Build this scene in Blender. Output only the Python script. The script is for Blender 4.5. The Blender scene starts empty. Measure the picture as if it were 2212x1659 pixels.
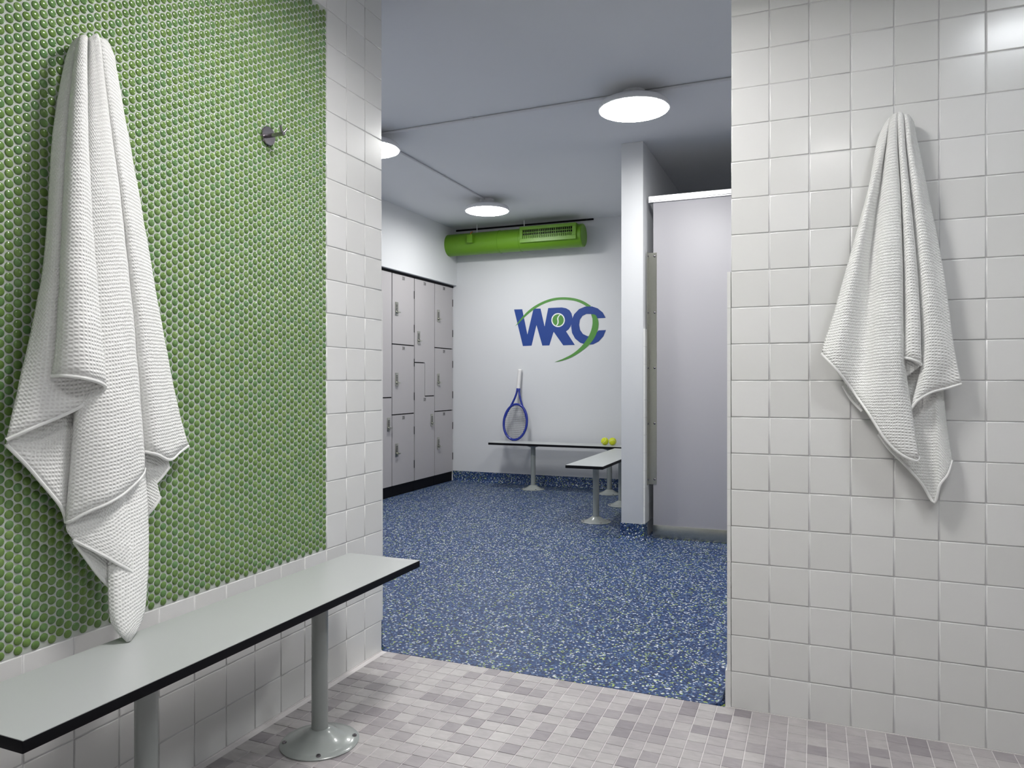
import bpy, bmesh, math, random
from mathutils import Vector, Matrix, noise as mnoise

SC = bpy.context.scene
COL = SC.collection
random.seed(7)

# ------------------------------------------------------------------ camera
W, HH = 2212, 1659
F = 1585.0                 # focal length in pixels
CX, HY = 1106.0, 822.0     # principal column, horizon row
CAMZ = 1.0
YAW = math.radians(22.42)
CS, SN = math.cos(YAW), math.sin(YAW)
cam_d = bpy.data.cameras.new('camera')
cam = bpy.data.objects.new('camera', cam_d)
COL.objects.link(cam)
cam.location = (0, 0, CAMZ)
cam.rotation_euler = (math.radians(90), 0, YAW)
cam_d.sensor_width = 36.0
cam_d.lens = F / W * 36.0
cam_d.shift_y = -(HH / 2 - HY) / W
cam_d.clip_start = 0.02
SC.camera = cam

# ------------------------------------------------------------------ world, exposure
world = bpy.data.worlds.new('world')
SC.world = world
world.use_nodes = True
world.node_tree.nodes['Background'].inputs[0].default_value = (0.6, 0.65, 0.7, 1)
world.node_tree.nodes['Background'].inputs[1].default_value = 0.05
SC.view_settings.view_transform = 'Standard'
SC.view_settings.look = 'None'
SC.view_settings.gamma = 1.0
SC.view_settings.use_curve_mapping = False
SC.view_settings.exposure = 1.12
LOCKER_LIGHT = 30.0
# shower lamps: place, colour, strength
SHOWER_SPOTS = [((-0.62, 1.50), (1.0, 0.972, 0.95), 37.0), ((0.74, 1.28), (0.94, 0.975, 1.0), 15.0), ((0.08, -0.05), (1.0, 0.99, 0.97), 18.0)]

# ------------------------------------------------------------------ key dimensions (metres)
XL = -1.483      # tile face of the shower's side wall
YF = 2.33        # tile face of the shower's front wall, threshold
XJ = -0.238      # jamb of the front wall
ZC = 2.5         # ceiling
YB = 6.56        # back wall of the locker room
XB = -3.305      # bulkhead above the lockers
XD = -3.345      # locker door faces
PT = 0.1111      # wall tile pitch
TS = 0.1090      # wall tile size


def proj(p):
    d = -p[0] * SN + p[1] * CS
    lat = p[0] * CS + p[1] * SN
    if d < 0.05:
        return None
    return CX + F * lat / d, HY + F * (CAMZ - p[2]) / d, d


def on_x(px, py, X):
    a = (px - CX) / F
    d = X / (a * CS - SN)
    return Vector((X, d * (a * SN + CS), CAMZ - (py - HY) / F * d))


def on_y(px, py, Y):
    a = (px - CX) / F
    d = Y / (a * SN + CS)
    return Vector((d * (a * CS - SN), Y, CAMZ - (py - HY) / F * d))


# ------------------------------------------------------------------ materials
def newmat(name):
    m = bpy.data.materials.new(name)
    m.use_nodes = True
    nt = m.node_tree
    b = nt.nodes['Principled BSDF']
    return m, nt, b


def N(nt, typ, **kw):
    n = nt.nodes.new(typ)
    for k, v in kw.items():
        if k.startswith('i_'):
            n.inputs[k[2:].replace('_', ' ')].default_value = v
        else:
            setattr(n, k, v)
    return n


def mat_plain(name, col, rough=0.5, metal=0.0, noise=0.0, nscale=8.0, bump=0.0, bscale=200.0, coat=0.0, ior=1.45):
    m, nt, b = newmat(name)
    b.inputs['Base Color'].default_value = (*col, 1)
    b.inputs['Roughness'].default_value = rough
    b.inputs['Metallic'].default_value = metal
    b.inputs['IOR'].default_value = ior
    if coat:
        b.inputs['Coat Weight'].default_value = coat
        b.inputs['Coat Roughness'].default_value = 0.08
    tc = N(nt, 'ShaderNodeTexCoord')
    if noise:
        n = N(nt, 'ShaderNodeTexNoise', i_Scale=nscale, i_Detail=4.0)
        nt.links.new(tc.outputs['Object'], n.inputs['Vector'])
        r = N(nt, 'ShaderNodeMapRange')
        r.inputs['To Min'].default_value = 1 - noise
        r.inputs['To Max'].default_value = 1 + noise
        nt.links.new(n.outputs['Fac'], r.inputs['Value'])
        mx = N(nt, 'ShaderNodeVectorMath', operation='SCALE')
        mx.inputs[0].default_value = col
        nt.links.new(r.outputs[0], mx.inputs['Scale'])
        nt.links.new(mx.outputs[0], b.inputs['Base Color'])
    if bump:
        n2 = N(nt, 'ShaderNodeTexNoise', i_Scale=bscale, i_Detail=3.0)
        nt.links.new(tc.outputs['Object'], n2.inputs['Vector'])
        bp = N(nt, 'ShaderNodeBump', i_Strength=bump, i_Distance=0.002)
        nt.links.new(n2.outputs['Fac'], bp.inputs['Height'])
        nt.links.new(bp.outputs[0], b.inputs['Normal'])
    return m


def mat_piece(name, cols, rough, island, mottle=0.0, mscale=40.0, stretch=(1, 1, 1), wavy=0.0, coat=0.0):
    """colour chosen at random for each piece, from a ramp"""
    m, nt, b = newmat(name)
    if island:
        rnd = N(nt, 'ShaderNodeNewGeometry').outputs['Random Per Island']
    else:
        rnd = N(nt, 'ShaderNodeObjectInfo').outputs['Random']
    ramp = N(nt, 'ShaderNodeValToRGB')
    ramp.color_ramp.interpolation = 'LINEAR'
    while len(ramp.color_ramp.elements) < len(cols):
        ramp.color_ramp.elements.new(0.5)
    for e, (p, c) in zip(ramp.color_ramp.elements, cols):
        e.position = p
        e.color = (*c, 1)
    nt.links.new(rnd, ramp.inputs[0])
    out = ramp.outputs[0]
    geo = N(nt, 'ShaderNodeNewGeometry')
    if mottle:
        mp = N(nt, 'ShaderNodeMapping')
        mp.inputs['Scale'].default_value = stretch
        nt.links.new(geo.outputs['Position'], mp.inputs['Vector'])
        n = N(nt, 'ShaderNodeTexNoise', i_Scale=mscale, i_Detail=5.0, i_Distortion=0.8)
        nt.links.new(mp.outputs[0], n.inputs['Vector'])
        r = N(nt, 'ShaderNodeMapRange')
        r.inputs['From Min'].default_value = 0.3
        r.inputs['From Max'].default_value = 0.7
        r.inputs['To Min'].default_value = 1 - mottle
        r.inputs['To Max'].default_value = 1 + mottle
        nt.links.new(n.outputs['Fac'], r.inputs['Value'])
        mx = N(nt, 'ShaderNodeVectorMath', operation='SCALE')
        nt.links.new(out, mx.inputs[0])
        nt.links.new(r.outputs[0], mx.inputs['Scale'])
        out = mx.outputs[0]
    nt.links.new(out, b.inputs['Base Color'])
    b.inputs['Roughness'].default_value = rough
    if coat:
        b.inputs['Coat Weight'].default_value = coat
        b.inputs['Coat Roughness'].default_value = 0.1
    if wavy:
        n2 = N(nt, 'ShaderNodeTexNoise', i_Scale=14.0, i_Detail=1.0)
        nt.links.new(geo.outputs['Position'], n2.inputs['Vector'])
        bp = N(nt, 'ShaderNodeBump', i_Strength=wavy, i_Distance=0.01)
        nt.links.new(n2.outputs['Fac'], bp.inputs['Height'])
        nt.links.new(bp.outputs[0], b.inputs['Normal'])
    return m


def mat_flake(name):
    """navy epoxy floor broadcast with white, pale blue and lime chips"""
    m, nt, b = newmat(name)
    geo = N(nt, 'ShaderNodeNewGeometry')
    v = N(nt, 'ShaderNodeTexVoronoi', i_Scale=165.0)
    wn = N(nt, 'ShaderNodeTexNoise', i_Scale=260.0, i_Detail=1.0)
    nt.links.new(geo.outputs['Position'], wn.inputs['Vector'])
    add = N(nt, 'ShaderNodeVectorMath', operation='MULTIPLY_ADD')
    nt.links.new(wn.outputs['Color'], add.inputs[0])
    add.inputs[1].default_value = (0.006, 0.006, 0.006)
    nt.links.new(geo.outputs['Position'], add.inputs[2])
    nt.links.new(add.outputs[0], v.inputs['Vector'])
    sp = N(nt, 'ShaderNodeSeparateColor')
    nt.links.new(v.outputs['Color'], sp.inputs[0])
    ramp = N(nt, 'ShaderNodeValToRGB')
    ramp.color_ramp.interpolation = 'CONSTANT'
    stops = [(0.0, (0.008, 0.020, 0.066)), (0.28, (0.016, 0.042, 0.135)), (0.55, (0.030, 0.070, 0.20)),
             (0.76, (0.06, 0.115, 0.24)), (0.845, (0.60, 0.64, 0.67)), (0.91, (0.17, 0.25, 0.37)), (0.955, (0.36, 0.47, 0.11))]
    while len(ramp.color_ramp.elements) < len(stops):
        ramp.color_ramp.elements.new(0.5)
    for e, (p, c) in zip(ramp.color_ramp.elements, stops):
        e.position = p
        e.color = (*c, 1)
    nt.links.new(sp.outputs[0], ramp.inputs[0])
    nt.links.new(ramp.outputs[0], b.inputs['Base Color'])
    b.inputs['Roughness'].default_value = 0.45
    b.inputs['Specular IOR Level'].default_value = 0.35
    bp = N(nt, 'ShaderNodeBump', i_Strength=0.35, i_Distance=0.0015)
    nt.links.new(sp.outputs[1], bp.inputs['Height'])
    nt.links.new(bp.outputs[0], b.inputs['Normal'])
    return m


def mat_towel(name):
    """white cotton in a waffle weave; UVs are in metres"""
    m, nt, b = newmat(name)
    b.inputs['Base Color'].default_value = (0.88, 0.885, 0.865, 1)
    b.inputs['Roughness'].default_value = 0.95
    b.inputs['Sheen Weight'].default_value = 0.25
    b.inputs['Sheen Roughness'].default_value = 0.6
    uv = N(nt, 'ShaderNodeUVMap')
    uv.uv_map = 'weave'
    sx = N(nt, 'ShaderNodeSeparateXYZ')
    nt.links.new(uv.outputs[0], sx.inputs[0])

    def rib(sock, period, ph=0.0):
        a = N(nt, 'ShaderNodeMath', operation='MULTIPLY')
        a.inputs[1].default_value = 2 * math.pi / period
        nt.links.new(sock, a.inputs[0])
        s = N(nt, 'ShaderNodeMath', operation='SINE')
        nt.links.new(a.outputs[0], s.inputs[0])
        return s.outputs[0]
    n0 = N(nt, 'ShaderNodeTexNoise', i_Scale=60.0, i_Detail=2.0)
    nt.links.new(uv.outputs[0], n0.inputs['Vector'])
    jit = N(nt, 'ShaderNodeMath', operation='MULTIPLY_ADD')
    jit.inputs[1].default_value = 0.006
    nt.links.new(n0.outputs['Fac'], jit.inputs[0])
    nt.links.new(sx.outputs['Y'], jit.inputs[2])
    r1 = rib(jit.outputs[0], 0.0082)
    r2 = rib(sx.outputs['X'], 0.0075)
    mul = N(nt, 'ShaderNodeMath', operation='MULTIPLY')
    nt.links.new(r1, mul.inputs[0])
    nt.links.new(r2, mul.inputs[1])
    add = N(nt, 'ShaderNodeMath', operation='MULTIPLY_ADD')
    add.inputs[1].default_value = 0.9
    nt.links.new(mul.outputs[0], add.inputs[0])
    nt.links.new(r1, add.inputs[2])
    n1 = N(nt, 'ShaderNodeTexNoise', i_Scale=900.0, i_Detail=2.0)
    nt.links.new(uv.outputs[0], n1.inputs['Vector'])
    a2 = N(nt, 'ShaderNodeMath', operation='MULTIPLY_ADD')
    a2.inputs[1].default_value = 0.8
    nt.links.new(n1.outputs['Fac'], a2.inputs[0])
    nt.links.new(add.outputs[0], a2.inputs[2])
    bp = N(nt, 'ShaderNodeBump', i_Strength=0.55, i_Distance=0.0016)
    nt.links.new(a2.outputs[0], bp.inputs['Height'])
    nt.links.new(bp.outputs[0], b.inputs['Normal'])
    return m


def mat_emit(name, col, strength):
    m, nt, b = newmat(name)
    b.inputs['Base Color'].default_value = (0.9, 0.9, 0.9, 1)
    b.inputs['Emission Color'].default_value = (*col, 1)
    b.inputs['Emission Strength'].default_value = strength
    return m


M = {}
M['paint'] = mat_plain('grey_white_paint', (0.66, 0.67, 0.69), 0.55, bump=0.06, bscale=180)
M['ceiling'] = mat_plain('ceiling_paint', (0.74, 0.75, 0.77), 0.7, noise=0.03, nscale=1.5, bump=0.05, bscale=120)
M['plain_tile'] = mat_plain('plain_shower_wall', (0.46, 0.46, 0.47), 0.4)
M['grout'] = mat_plain('white_grout', (0.66, 0.66, 0.67), 0.9, noise=0.05, nscale=60)
M['grout_green'] = mat_plain('pale_grout', (0.50, 0.54, 0.49), 0.9, noise=0.05, nscale=80)
M['grout_floor'] = mat_plain('floor_grout', (0.70, 0.67, 0.67), 0.9, noise=0.05, nscale=80)
TW = [(0.0, (0.70, 0.705, 0.69)), (0.5, (0.73, 0.735, 0.72)), (1.0, (0.755, 0.76, 0.75))]
M['tile'] = mat_piece('white_glazed_tile', TW, 0.22, False, wavy=0.03, coat=0.15)
GR = [(0.0, (0.115, 0.215, 0.06)), (0.35, (0.15, 0.255, 0.06)), (0.7, (0.12, 0.24, 0.085)), (1.0, (0.18, 0.285, 0.08))]
M['penny'] = mat_piece('green_glaze', GR, 0.14, False)
M['penny_many'] = mat_piece('green_glaze_field', GR, 0.14, True)
FT = [(0.0, (0.25, 0.228, 0.243)), (0.14, (0.32, 0.296, 0.308)), (0.35, (0.385, 0.36, 0.368)), (0.75, (0.42, 0.397, 0.399)), (1.0, (0.455, 0.435, 0.433))]
M['mosaic'] = mat_piece('grey_stone_mosaic', FT, 0.38, False, mottle=0.10, mscale=22, stretch=(1, 2.2, 1))
M['mosaic_many'] = mat_piece('grey_stone_mosaic_field', FT, 0.38, True, mottle=0.10, mscale=22, stretch=(1, 2.2, 1))
M['flake'] = mat_flake('blue_flake_epoxy')
M['bench_top'] = mat_plain('grey_laminate', (0.47, 0.49, 0.49), 0.32)
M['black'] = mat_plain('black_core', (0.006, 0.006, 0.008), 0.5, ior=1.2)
M['post'] = mat_plain('grey_enamel', (0.30, 0.325, 0.315), 0.25, coat=0.3)
M['steel'] = mat_plain('brushed_steel', (0.48, 0.48, 0.43), 0.28, metal=1.0, noise=0.06, nscale=90)
M['chrome'] = mat_plain('polished_chrome', (0.30, 0.28, 0.30), 0.16, metal=1.0)
M['locker'] = mat_plain('grey_locker_laminate', (0.45, 0.43, 0.44), 0.42)
M['lock_dark'] = mat_plain('lock_face', (0.16, 0.155, 0.15), 0.45, metal=0.6)
M['number'] = mat_plain('number_plate', (0.30, 0.29, 0.29), 0.5)
M['ink'] = mat_plain('dark_ink', (0.05, 0.05, 0.055), 0.6)
M['duct'] = mat_plain('lime_green_paint', (0.125, 0.29, 0.012), 0.38)
M['panel'] = mat_plain('grey_partition_laminate', (0.47, 0.46, 0.49), 0.45)
M['rail'] = mat_plain('anodised_aluminium', (0.80, 0.80, 0.82), 0.35, metal=0.8)
M['white'] = mat_plain('white_enamel', (0.72, 0.72, 0.74), 0.4)
M['lens'] = mat_emit('lit_diffuser', (1.0, 1.0, 0.98), LOCKER_LIGHT)
M['towel'] = mat_towel('white_waffle_cotton')
M['hem'] = mat_plain('white_hem_cotton', (0.88, 0.885, 0.87), 0.95, bump=0.2, bscale=700)
M['blue'] = mat_plain('logo_blue', (0.012, 0.050, 0.25), 0.5)
M['green'] = mat_plain('logo_green', (0.085, 0.27, 0.05), 0.5)
M['logo_white'] = mat_plain('logo_white', (0.80, 0.82, 0.82), 0.5)
M['racket'] = mat_plain('racket_blue', (0.006, 0.022, 0.26), 0.25, coat=0.4)
M['grip'] = mat_plain('white_grip', (0.88, 0.87, 0.86), 0.7)
M['string'] = mat_plain('grey_string', (0.12, 0.12, 0.13), 0.5)
M['felt'] = mat_plain('yellow_felt', (0.62, 0.68, 0.03), 0.95, noise=0.12, nscale=120, bump=0.6, bscale=600)
M['seam'] = mat_plain('ball_seam', (0.78, 0.80, 0.62), 0.8)
M['orange'] = mat_plain('orange_tag', (0.45, 0.13, 0.03), 0.5)


# ------------------------------------------------------------------ helpers
def mesh_from(name, verts, faces, smooth=False):
    me = bpy.data.meshes.new(name)
    me.from_pydata([tuple(v) for v in verts], [], faces)
    me.validate()
    me.update()
    if smooth:
        me.polygons.foreach_set('use_smooth', [True] * len(me.polygons))
    return me


def put(name, me, mat, parent=None, loc=None):
    o = bpy.data.objects.new(name, me)
    COL.objects.link(o)
    if mat is not None and len(me.materials) == 0:
        me.materials.append(mat)
    if loc is not None:
        o.location = loc
    if parent is not None:
        o.parent = parent
    return o


def empty(name, loc, label, cat, group=None):
    o = bpy.data.objects.new(name, None)
    COL.objects.link(o)
    o.location = loc
    o.empty_display_size = 0.05
    o['label'] = label
    o['category'] = cat
    if group:
        o['group'] = group
    return o


def tag(o, label, cat, group=None):
    o['label'] = label
    o['category'] = cat
    if group:
        o['group'] = group
    return o


def struct(o):
    o['kind'] = 'structure'
    return o


class MB:
    """collects shapes for one mesh"""
    def __init__(self):
        self.v, self.f = [], []

    def add(self, verts, faces):
        k = len(self.v)
        self.v += [Vector(p) for p in verts]
        self.f += [[i + k for i in f] for f in faces]
        return self

    def box(self, x0, x1, y0, y1, z0, z1):
        v = [(x0, y0, z0), (x1, y0, z0), (x1, y1, z0), (x0, y1, z0), (x0, y0, z1), (x1, y0, z1), (x1, y1, z1), (x0, y1, z1)]
        return self.add(v, [[0, 3, 2, 1], [4, 5, 6, 7], [0, 1, 5, 4], [1, 2, 6, 5], [2, 3, 7, 6], [3, 0, 4, 7]])

    def lathe(self, prof, seg=32, o=(0, 0, 0), axis='Z'):
        vs, fs = [], []
        n = len(prof)
        for i in range(seg):
            a = 2 * math.pi * i / seg
            for r, z in prof:
                p = (r * math.cos(a), r * math.sin(a), z)
                if axis == 'X':
                    p = (p[2], p[0], p[1])
                elif axis == 'Y':
                    p = (p[0], p[2], p[1])
                vs.append((p[0] + o[0], p[1] + o[1], p[2] + o[2]))
        for i in range(seg):
            j = (i + 1) % seg
            for k in range(n - 1):
                q = [i * n + k, j * n + k, j * n + k + 1, i * n + k + 1]
                fs.append(q if axis != 'Y' else q[::-1])
        if prof[0][0] > 1e-6:
            c = [i * n for i in range(seg)]
            fs.append(c[::-1] if axis != 'Y' else c)
        if prof[-1][0] > 1e-6:
            c = [i * n + n - 1 for i in range(seg)]
            fs.append(c if axis != 'Y' else c[::-1])
        return self.add(vs, fs)

    def tube(self, pts, r, seg=10, closed=False, flat=None):
        pts = [Vector(p) for p in pts]
        n = len(pts)
        vs, fs = [], []
        up = Vector((0.013, 0.021, 1)).normalized()
        prev = None
        for i, p in enumerate(pts):
            if closed:
                t = pts[(i + 1) % n] - pts[i - 1]
            else:
                t = pts[min(i + 1, n - 1)] - pts[max(i - 1, 0)]
            t.normalize()
            if prev is None:
                a = up if abs(t.dot(up)) < 0.9 else Vector((1, 0.1, 0))
                prev = (a - t * a.dot(t)).normalized()
            else:
                prev = (prev - t * prev.dot(t)).normalized()
            bn = t.cross(prev)
            rr = r[i] if isinstance(r, (list, tuple)) else r
            for k in range(seg):
                a = 2 * math.pi * k / seg
                vs.append(p + prev * (math.cos(a) * rr) + bn * (math.sin(a) * rr))
        m = n if closed else n - 1
        for i in range(m):
            j = (i + 1) % n
            for k in range(seg):
                l = (k + 1) % seg
                fs.append([i * seg + k, i * seg + l, j * seg + l, j * seg + k])
        if not closed:
            fs.append([k for k in range(seg)][::-1])
            fs.append([(n - 1) * seg + k for k in range(seg)])
        return self.add(vs, fs)

    def poly(self, pts, thick):
        """a flat outline given a thickness: pts are Vectors, thick a Vector towards its face"""
        n = len(pts)
        v = [Vector(p) for p in pts] + [Vector(p) + thick for p in pts]
        f = [list(range(n))[::-1], list(range(n, 2 * n))]
        for i in range(n):
            j = (i + 1) % n
            f.append([i, j, n + j, n + i])
        return self.add(v, f)

    def mesh(self, name, smooth=False, fix=False, bevel=0.0, bseg=2, angle=40):
        me = mesh_from(name, self.v, self.f)
        bm = bmesh.new()
        bm.from_mesh(me)
        if fix or bevel:
            bmesh.ops.recalc_face_normals(bm, faces=bm.faces)
        if bevel:
            es = [e for e in bm.edges if len(e.link_faces) == 2 and e.calc_face_angle(0) > math.radians(30)]
            bmesh.ops.bevel(bm, geom=es, offset=bevel, segments=bseg, profile=0.5, affect='EDGES', clamp_overlap=True)
        if smooth:
            for f in bm.faces:
                f.smooth = True
            for e in bm.edges:
                if len(e.link_faces) == 2 and e.calc_face_angle(0) > math.radians(angle):
                    e.smooth = False
        bm.to_mesh(me)
        bm.free()
        return me

    def build(self, name, mat, parent=None, loc=None, **kw):
        return put(name, self.mesh(name, **kw), mat, parent, loc)


def bx(name, x0, x1, y0, y1, z0, z1, mat, parent=None, bevel=0.0, loc=None):
    return MB().box(x0, x1, y0, y1, z0, z1).build(name, mat, parent, loc=loc, bevel=bevel, smooth=bevel > 0)


def catmull(pts, n):
    """n points evenly spaced along a smooth curve through pts"""
    pts = [Vector(p) for p in pts]
    P = [pts[0] * 2 - pts[1]] + pts + [pts[-1] * 2 - pts[-2]]
    dense = []
    for i in range(1, len(P) - 2):
        for k in range(14):
            t = k / 14
            a, b, c, d = P[i - 1], P[i], P[i + 1], P[i + 2]
            dense.append(0.5 * ((2 * b) + (c - a) * t + (2 * a - 5 * b + 4 * c - d) * t * t + (3 * b - a - 3 * c + d) * t ** 3))
    dense.append(pts[-1])
    L = [0]
    for i in range(1, len(dense)):
        L.append(L[-1] + (dense[i] - dense[i - 1]).length)
    out, j = [], 0
    for k in range(n):
        s = L[-1] * k / (n - 1)
        while j < len(L) - 2 and L[j + 1] < s:
            j += 1
        h = (s - L[j]) / max(L[j + 1] - L[j], 1e-9)
        out.append(dense[j].lerp(dense[j + 1], min(max(h, 0), 1)))
    return out


# ------------------------------------------------------------------ the room
WT = 0.15
wall_left = struct(bx('wall_left', XL - WT, XL - 0.0022, -1.3, YF - 0.0005, 0, ZC, M['grout']))
wall_right = struct(bx('wall_right', XJ + 0.002, 1.75, YF + 0.0022, YF + WT, 0, ZC, M['grout']))
struct(bx('wall_rear', XL, 1.75, -1.45, -1.3, 0, ZC, M['plain_tile']))
struct(bx('wall_side', 1.75, 1.9, -1.45, YB, 0, ZC, M['plain_tile']))
wall_back = struct(bx('wall_back', -3.95, 1.9, YB, YB + 0.15, 0, ZC, M['paint']))
struct(bx('wall_bulkhead', -3.95, XB, YF + WT, YB, 1.946, ZC, M['paint']))
struct(bx('wall_alcove', -3.95, XD, YF + WT, YB - 0.004 - 4 * 0.381, 0, 1.946, M['paint']))
struct(bx('wall_front', -3.95, XL - WT, YF, YF + WT, 0, ZC, M['paint']))
wall_part = struct(bx('wall_partition', -1.133, -0.993, 4.56, YB, 0, ZC, M['paint'], bevel=0.003))
floor_s = struct(bx('floor', XL, 1.75, -1.3, YF, -0.12, -0.0016, M['grout_floor']))
floor_l = struct(bx('floor_locker_room', -3.95, 1.75, YF, YB, -0.12, 0.0, M['flake']))
struct(bx('ceiling', -3.95, 1.9, 3.03, YB + 0.15, ZC, ZC + 0.1, M['ceiling']))
struct(bx('ceiling_shower', -3.95, 1.9, -1.45, 3.03, ZC - 0.006, ZC + 0.1, M['ceiling']))
struct(bx('shadow_gap_strip_1', XB, -1.89, YB - 0.012, YB, 2.484, 2.4985, M['black']))  # solid black strip painted as the dark gap where ceiling meets wall


# ---- wall tiles: one glazed square with eased edges, shared
def tile_mesh(name, su, sv, depth, ease, axis, smooth=True):
    """axis 'x': faces +X, spans Y,Z; '-y': faces -Y, spans X,Z; 'z': faces up, spans X,Y; 'x-' etc. Origin at the face centre"""
    a, b = su / 2, sv / 2
    rings = [(a, b, -depth), (a, b, -ease), (a - ease * 0.35, b - ease * 0.35, -ease * 0.3), (a - ease * 1.3, b - ease * 1.3, 0)]
    vs, fs = [], []
    for (p, q, h) in rings:
        for (s, t) in ((-1, -1), (1, -1), (1, 1), (-1, 1)):
            u, v = s * p, t * q
            if axis == 'x':
                vs.append((h, u, v))
            elif axis == '-y':
                vs.append((u, -h, v))
            elif axis == '-x':
                vs.append((-h, -u, v))
            else:
                vs.append((u, v, h))
    for r in range(3):
        for k in range(4):
            l = (k + 1) % 4
            fs.append([r * 4 + k, r * 4 + l, r * 4 + 4 + l, r * 4 + 4 + k])
    fs.append([12, 13, 14, 15])
    me = mesh_from(name, vs, fs)
    bm = bmesh.new()
    bm.from_mesh(me)
    for f in bm.faces:
        f.smooth = smooth
    for e in bm.edges:
        zs = sorted(v.index // 4 for v in e.verts)
        if zs[0] == zs[1] == 3:
            e.smooth = False
    bm.to_mesh(me)
    bm.free()
    return me


TMX = tile_mesh('tile', TS, TS, 0.008, 0.0018, 'x')
TMY = tile_mesh('tile', TS, TS, 0.008, 0.0018, '-y')
for m_ in (TMX, TMY):
    m_.materials.append(M['tile'])
G0, G1 = 4 * PT, 20 * PT          # green field
YG = YF - 3 * PT                  # its far edge
nrow = int((ZC - 0.006) / PT)
for c in range(17):
    yc = YF - (c + 0.5) * PT
    for r in range(nrow):
        zc = (r + 0.5) * PT
        if c >= 3 and G0 - 0.01 < zc < G1 + 0.01:
            continue
        if c >= 3 and r >= 20 and c > 9:
            continue
        o = put('tile', TMX, None, wall_left, (XL + random.uniform(-.0004, .0004), yc, zc))
        o.rotation_euler = (0, random.uniform(-.003, .003), random.uniform(-.003, .003))
for c in range(11):
    xc = XJ + 0.001 + (c + 0.5) * PT
    for r in range(nrow):
        o = put('tile', TMY, None, wall_right, (xc, YF + random.uniform(-.0004, .0004), (r + 0.5) * PT))
        o.rotation_euler = (random.uniform(-.003, .003), 0, random.uniform(-.003, .003))
# jamb tiles: twelve rows on each reveal, the lowest one a thicker base tile
JT = tile_mesh('jamb_tile', WT * 0.98, PT - 0.0006, 0.011, 0.0006, '-x', False)
JT.materials.append(M['tile'])
JB = tile_mesh('jamb_base_tile', WT * 0.98, PT - 0.0006, 0.017, 0.0012, '-x', False)
JB.materials.append(M['tile'])
for r in range(12):
    if r == 0:
        put('jamb_base_tile', JB, None, wall_right, (XJ - 0.016, YF + WT / 2, PT / 2))
    else:
        put('jamb_tile', JT, None, wall_right, (XJ - 0.0105, YF + WT / 2, (r + 0.5) * PT))
JE = tile_mesh('jamb_tile', WT * 0.98, PT - 0.0006, 0.011, 0.0006, '-y', False)
JE2 = JE.copy()
JE2.transform(Matrix.Rotation(math.pi, 4, 'Z'))
JE2.materials.append(M['tile'])
for r in range(1, 12):
    put('jamb_tile', JE2, None, wall_left, (XL - WT / 2 - 0.001, YF + 0.0105, (r + 0.5) * PT))

# ---- penny rounds in the green field
PR, PP = 0.0089, 0.0206
PC = PP * math.sqrt(3) / 2


def penny_geo(seg=12):
    rings = [(PR, 0.0, 0), (PR * 0.98, 0.0016, 1), (PR * 0.86, 0.0026, 2)]
    vs, fs = [], []
    for r, h, _ in rings:
        for k in range(seg):
            a = 2 * math.pi * k / seg
            vs.append((h, r * math.cos(a), r * math.sin(a)))
    vs.append((0.0031, 0, 0))
    for q in range(2):
        for k in range(seg):
            l = (k + 1) % seg
            fs.append([q * seg + k, q * seg + l, q * seg + seg + l, q * seg + seg + k])
    for k in range(seg):
        fs.append([2 * seg + k, 2 * seg + (k + 1) % seg, 3 * seg])
    return vs, fs


pv, pf = penny_geo()
PEN = mesh_from('penny_tile', pv, pf, smooth=True)
PEN.materials.append(M['penny'])
cells = []
ci = 0
y = YG - PR - 0.0015
while y > 0.55:
    z = G0 + PR + 0.0015 + (PP / 2 if ci % 2 else 0)
    while z < G1 - PR:
        cells.append((y, z))
        z += PP
    y -= PC
    ci += 1


def towel_hides(px, py):
    t = (py - 80) / 870
    if 0 < t < 1:
        return 160 - 150 * t < px < 235 + 170 * t
    return 950 <= py < 1390 and 10 + (py - 950) * 0.6 < px < 405 - (py - 950) * 0.28


rank = []
for i, (yy, zz) in enumerate(cells):
    p = proj((XL, yy, zz))
    if p and 6 < p[0] < 2206 and 6 < p[1] < 1653 and not towel_hides(p[0], p[1]):
        rank.append((p[2], i))
rank.sort()
single = set(i for _, i in rank[:300])
mb = MB()
for i, (yy, zz) in enumerate(cells):
    jy, jz = random.uniform(-.0004, .0004), random.uniform(-.0004, .0004)
    if i in single:
        put('penny_tile', PEN, None, wall_left, (XL - 0.0022, yy + jy, zz + jz))
    else:
        mb.add([(a + XL - 0.0022, b + yy + jy, c + zz + jz) for a, b, c in pv], pf)
me = mesh_from('penny_tile_field', mb.v, mb.f, smooth=True)
o = put('penny_tile_field', me, M['penny_many'], wall_left)
o['kind'] = 'stuff'
# pale grout bed of the green field
bx('grout_bed', XL - 0.003, XL - 0.0018, 0.55, YG - 0.0005, G0 + 0.0005, G1 - 0.0005, M['grout_green'], wall_left)

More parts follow.
